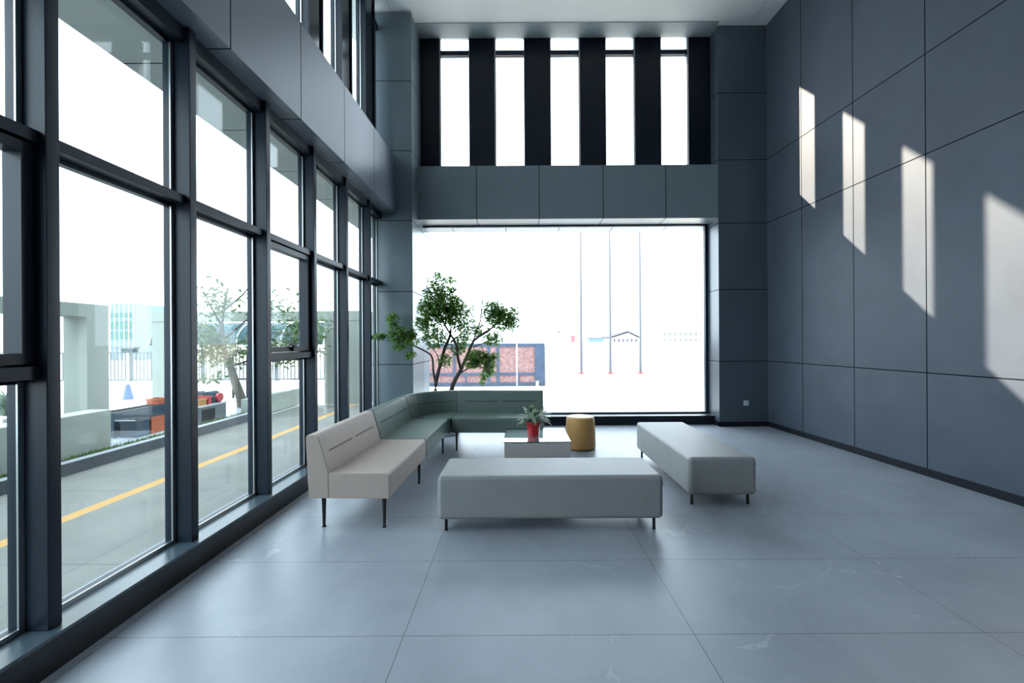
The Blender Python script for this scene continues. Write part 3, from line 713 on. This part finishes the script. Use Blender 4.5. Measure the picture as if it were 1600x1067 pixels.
# brick gate
gx0, gx1 = at(655, 570, 15).x, at(851, 570, 15).x
gt = empty('sliding_gate', ((gx0+gx1)/2, 14.95, GZ)); tag(gt, 'blue-grey steel gate filled with red brick panels, behind the indoor tree', 'gate')
ox = (gx0+gx1)/2
def gpx(px): return at(px, 570, 14.9).x-ox
def gpz(py): return at(760, py, 14.9).z-GZ
xl, xr = gpx(655), gpx(851)
f = MB(); ztop = gpz(536.5); zb = gpz(602.3)
f.box(xl, xr, -.05, .03, ztop-.12, ztop); f.box(xl, xr, -.05, .03, gpz(587), gpz(582.6)); f.box(xl, xr, -.05, .03, zb, gpz(597.6))
f.box(gpx(836), xr, -.06, .03, zb, ztop)
for p0 in (663, 708, 761.5, 776): f.box(gpx(p0), gpx(p0+4), -.055, .03, zb, ztop)
for p0 in (726.5, 809): f.box(gpx(p0), gpx(p0+2.5), -.055, .03, zb, gpz(582))
f.build('frame', M['gateblue'], gt)
cells = [655, 663, 708, 761.5, 776, 836]
for a, c in zip(cells[:-1], cells[1:]):
    B(gpx(a)+.05, gpx(c), -.02, .0, gpz(583), ztop-.1).build('brick_panel', M['brick'], gt)
    B(gpx(a)+.05, gpx(c), -.02, .0, gpz(598), gpz(586.5)).build('brick_panel', M['brick'], gt)
B(gpx(837), gpx(841.5), -.16, -.06, gpz(603), gpz(595.5)).build('latch_box', M['whiteout'], gt)
struct(B(gx0-1, gx1+.1, 14.2, 14.6, GZ, GZ+.04).build('kerb_gate', M['whiteout']))
c = at(808, 612, 14.0); wp = empty('white_post', (c.x, 14.0, GZ)); tag(wp, 'thin white post standing before the brick gate', 'post')
MB().tube([(0, 0, 0), (0, 0, 1.60)], .02, 8).build('pole', M['whiteout'], wp); MB().lathe([(.05, 0), (.05, .02)], 0, 0, 12).build('foot', M['whiteout'], wp)
# flagpoles
fp0 = None
for i, (px, lb) in enumerate(((908.5, 'leftmost of the three tall thin flagpoles beyond the big window'), (954, 'middle one of the three tall thin flagpoles beyond the big window'), (1001, 'rightmost of the three tall thin flagpoles beyond the big window'))):
    c = at(px, 584, 14.5)
    if fp0 is None:
        fp0 = empty('flagpole'); r = fp0
        MB().tube([(0, 0, 0), (0, 0, 3), (0, 0, 6.9)], [.044, .034, .016], 12).build('pole', M['polegrey'], r)
        MB().lathe([(.13, 0), (.13, .02), (.06, .03), (.05, .05)], 0, 0, 20).build('base', M['crimson'], r)
        MB().lathe([(.01, 6.9), (.04, 6.93), (.04, 6.96), (.01, 6.99)], 0, 0, 14).build('finial', M['pale'], r)
    else: r = copy_tree(fp0)
    r.location = (c.x, 14.5, .36); tag(r, lb, 'flagpole', 'flagpoles on the forecourt')
# far buildings
DF = 80.0
def far_box(name, x0, y0, x1, y1, m, label, Y=DF, cat='building'):
    a = at(x0, y1, Y); c = at(x1, y0, Y); r = empty(name, ((a.x+c.x)/2, Y, -.12)); tag(r, label, cat, 'far buildings beyond the forecourt wall')
    return r, (c.x-a.x)/2, c.z+.12, a.z+.12
r, hw_, zt, zb = far_box('blue_shed', 920, 528, 944, 536, M['blue'], 'tiny light blue shed on the skyline between the left flagpoles')
B(-hw_, hw_, 0, 6, 0, zt).build('wall', M['blue'], r); B(-hw_-.1, hw_+.1, -.1, 6.1, zt, zt+.1).build('roof', M['roof'], r)
r, hw_, zt, zb = far_box('red_building', 892, 525, 899, 536, M['pink'], 'tiny reddish block on the skyline left of the left flagpole')
B(-hw_, hw_, 0, 3, 0, zt).build('wall', M['pink'], r); B(-hw_, hw_, -.05, 3.05, zt, zt+.1).build('roof', M['roof'], r)
r, hw_, zt, zb = far_box('gabled_house', 956, 528, 998, 536, M['whiteout'], 'white gabled house with a dark roof edge between the right flagpoles')
zr = at(981, 520, DF).z+.12; xr_ = at(981, 520, DF).x-r.location.x
MB().prism([(-hw_, 0, 0), (hw_, 0, 0), (hw_, 0, zt), (xr_, 0, zr), (-hw_, 0, zt)], [(-hw_, 8, 0), (hw_, 8, 0), (hw_, 8, zt), (xr_, 8, zr), (-hw_, 8, zt)]).build('wall', M['whiteout'], r)
MB().prism([(-hw_-.2, -.3, zt-.05), (xr_, -.3, zr), (hw_+.2, -.3, zt-.05), (hw_+.2, -.3, zt+.24), (xr_, -.3, zr+.34), (-hw_-.2, -.3, zt+.24)],
           [(-hw_-.2, 8.3, zt-.05), (xr_, 8.3, zr), (hw_+.2, 8.3, zt-.05), (hw_+.2, 8.3, zt+.24), (xr_, 8.3, zr+.34), (-hw_-.2, 8.3, zt+.24)]).build('roof', M['roof'], r)
for i in range(6): x = -hw_+.5+i*(2*hw_-1)/5; B(x-.16, x+.16, -.06, .05, zt-.75, zt-.15).build('window', M['farwin'], r)
r, hw_, zt, zb = far_box('office_block', 1032, 510, 1112, 536, M['whiteout'], 'washed out pale office block on the skyline right of the flagpoles', 70)
B(-hw_, hw_, 0, 8, 0, zt).build('wall', M['whiteout'], r)
for j in range(2):
    for i in range(9): x = -hw_+.7+i*.85; z = zt-1.2-j*1.1; B(x-.22, x+.22, -.05, .05, z-.3, z+.3).build('window', mat('far_pane', (.14, .15, .135), .5) if i+j == 0 else bpy.data.materials['far_pane'], r)
for px, top, lb in ((873, 518, 'thin dark lamp post on the skyline left of the red block'), (914, 512, 'thin pale mast on the skyline beside the left flagpole')):
    c = at(px, 536, 60); r = empty('lamp_post', (c.x, 60, -.12)); tag(r, lb, 'post')
    zt = at(px, top, 60).z+.12
    MB().tube([(0, 0, 0), (0, 0, zt)], .045, 8).build('pole', M['roof'] if px < 900 else M['pale'], r); B(-.12, .12, -.1, .1, zt-.1, zt+.1).build('lamp_head', M['roof'] if px < 900 else M['pale'], r)
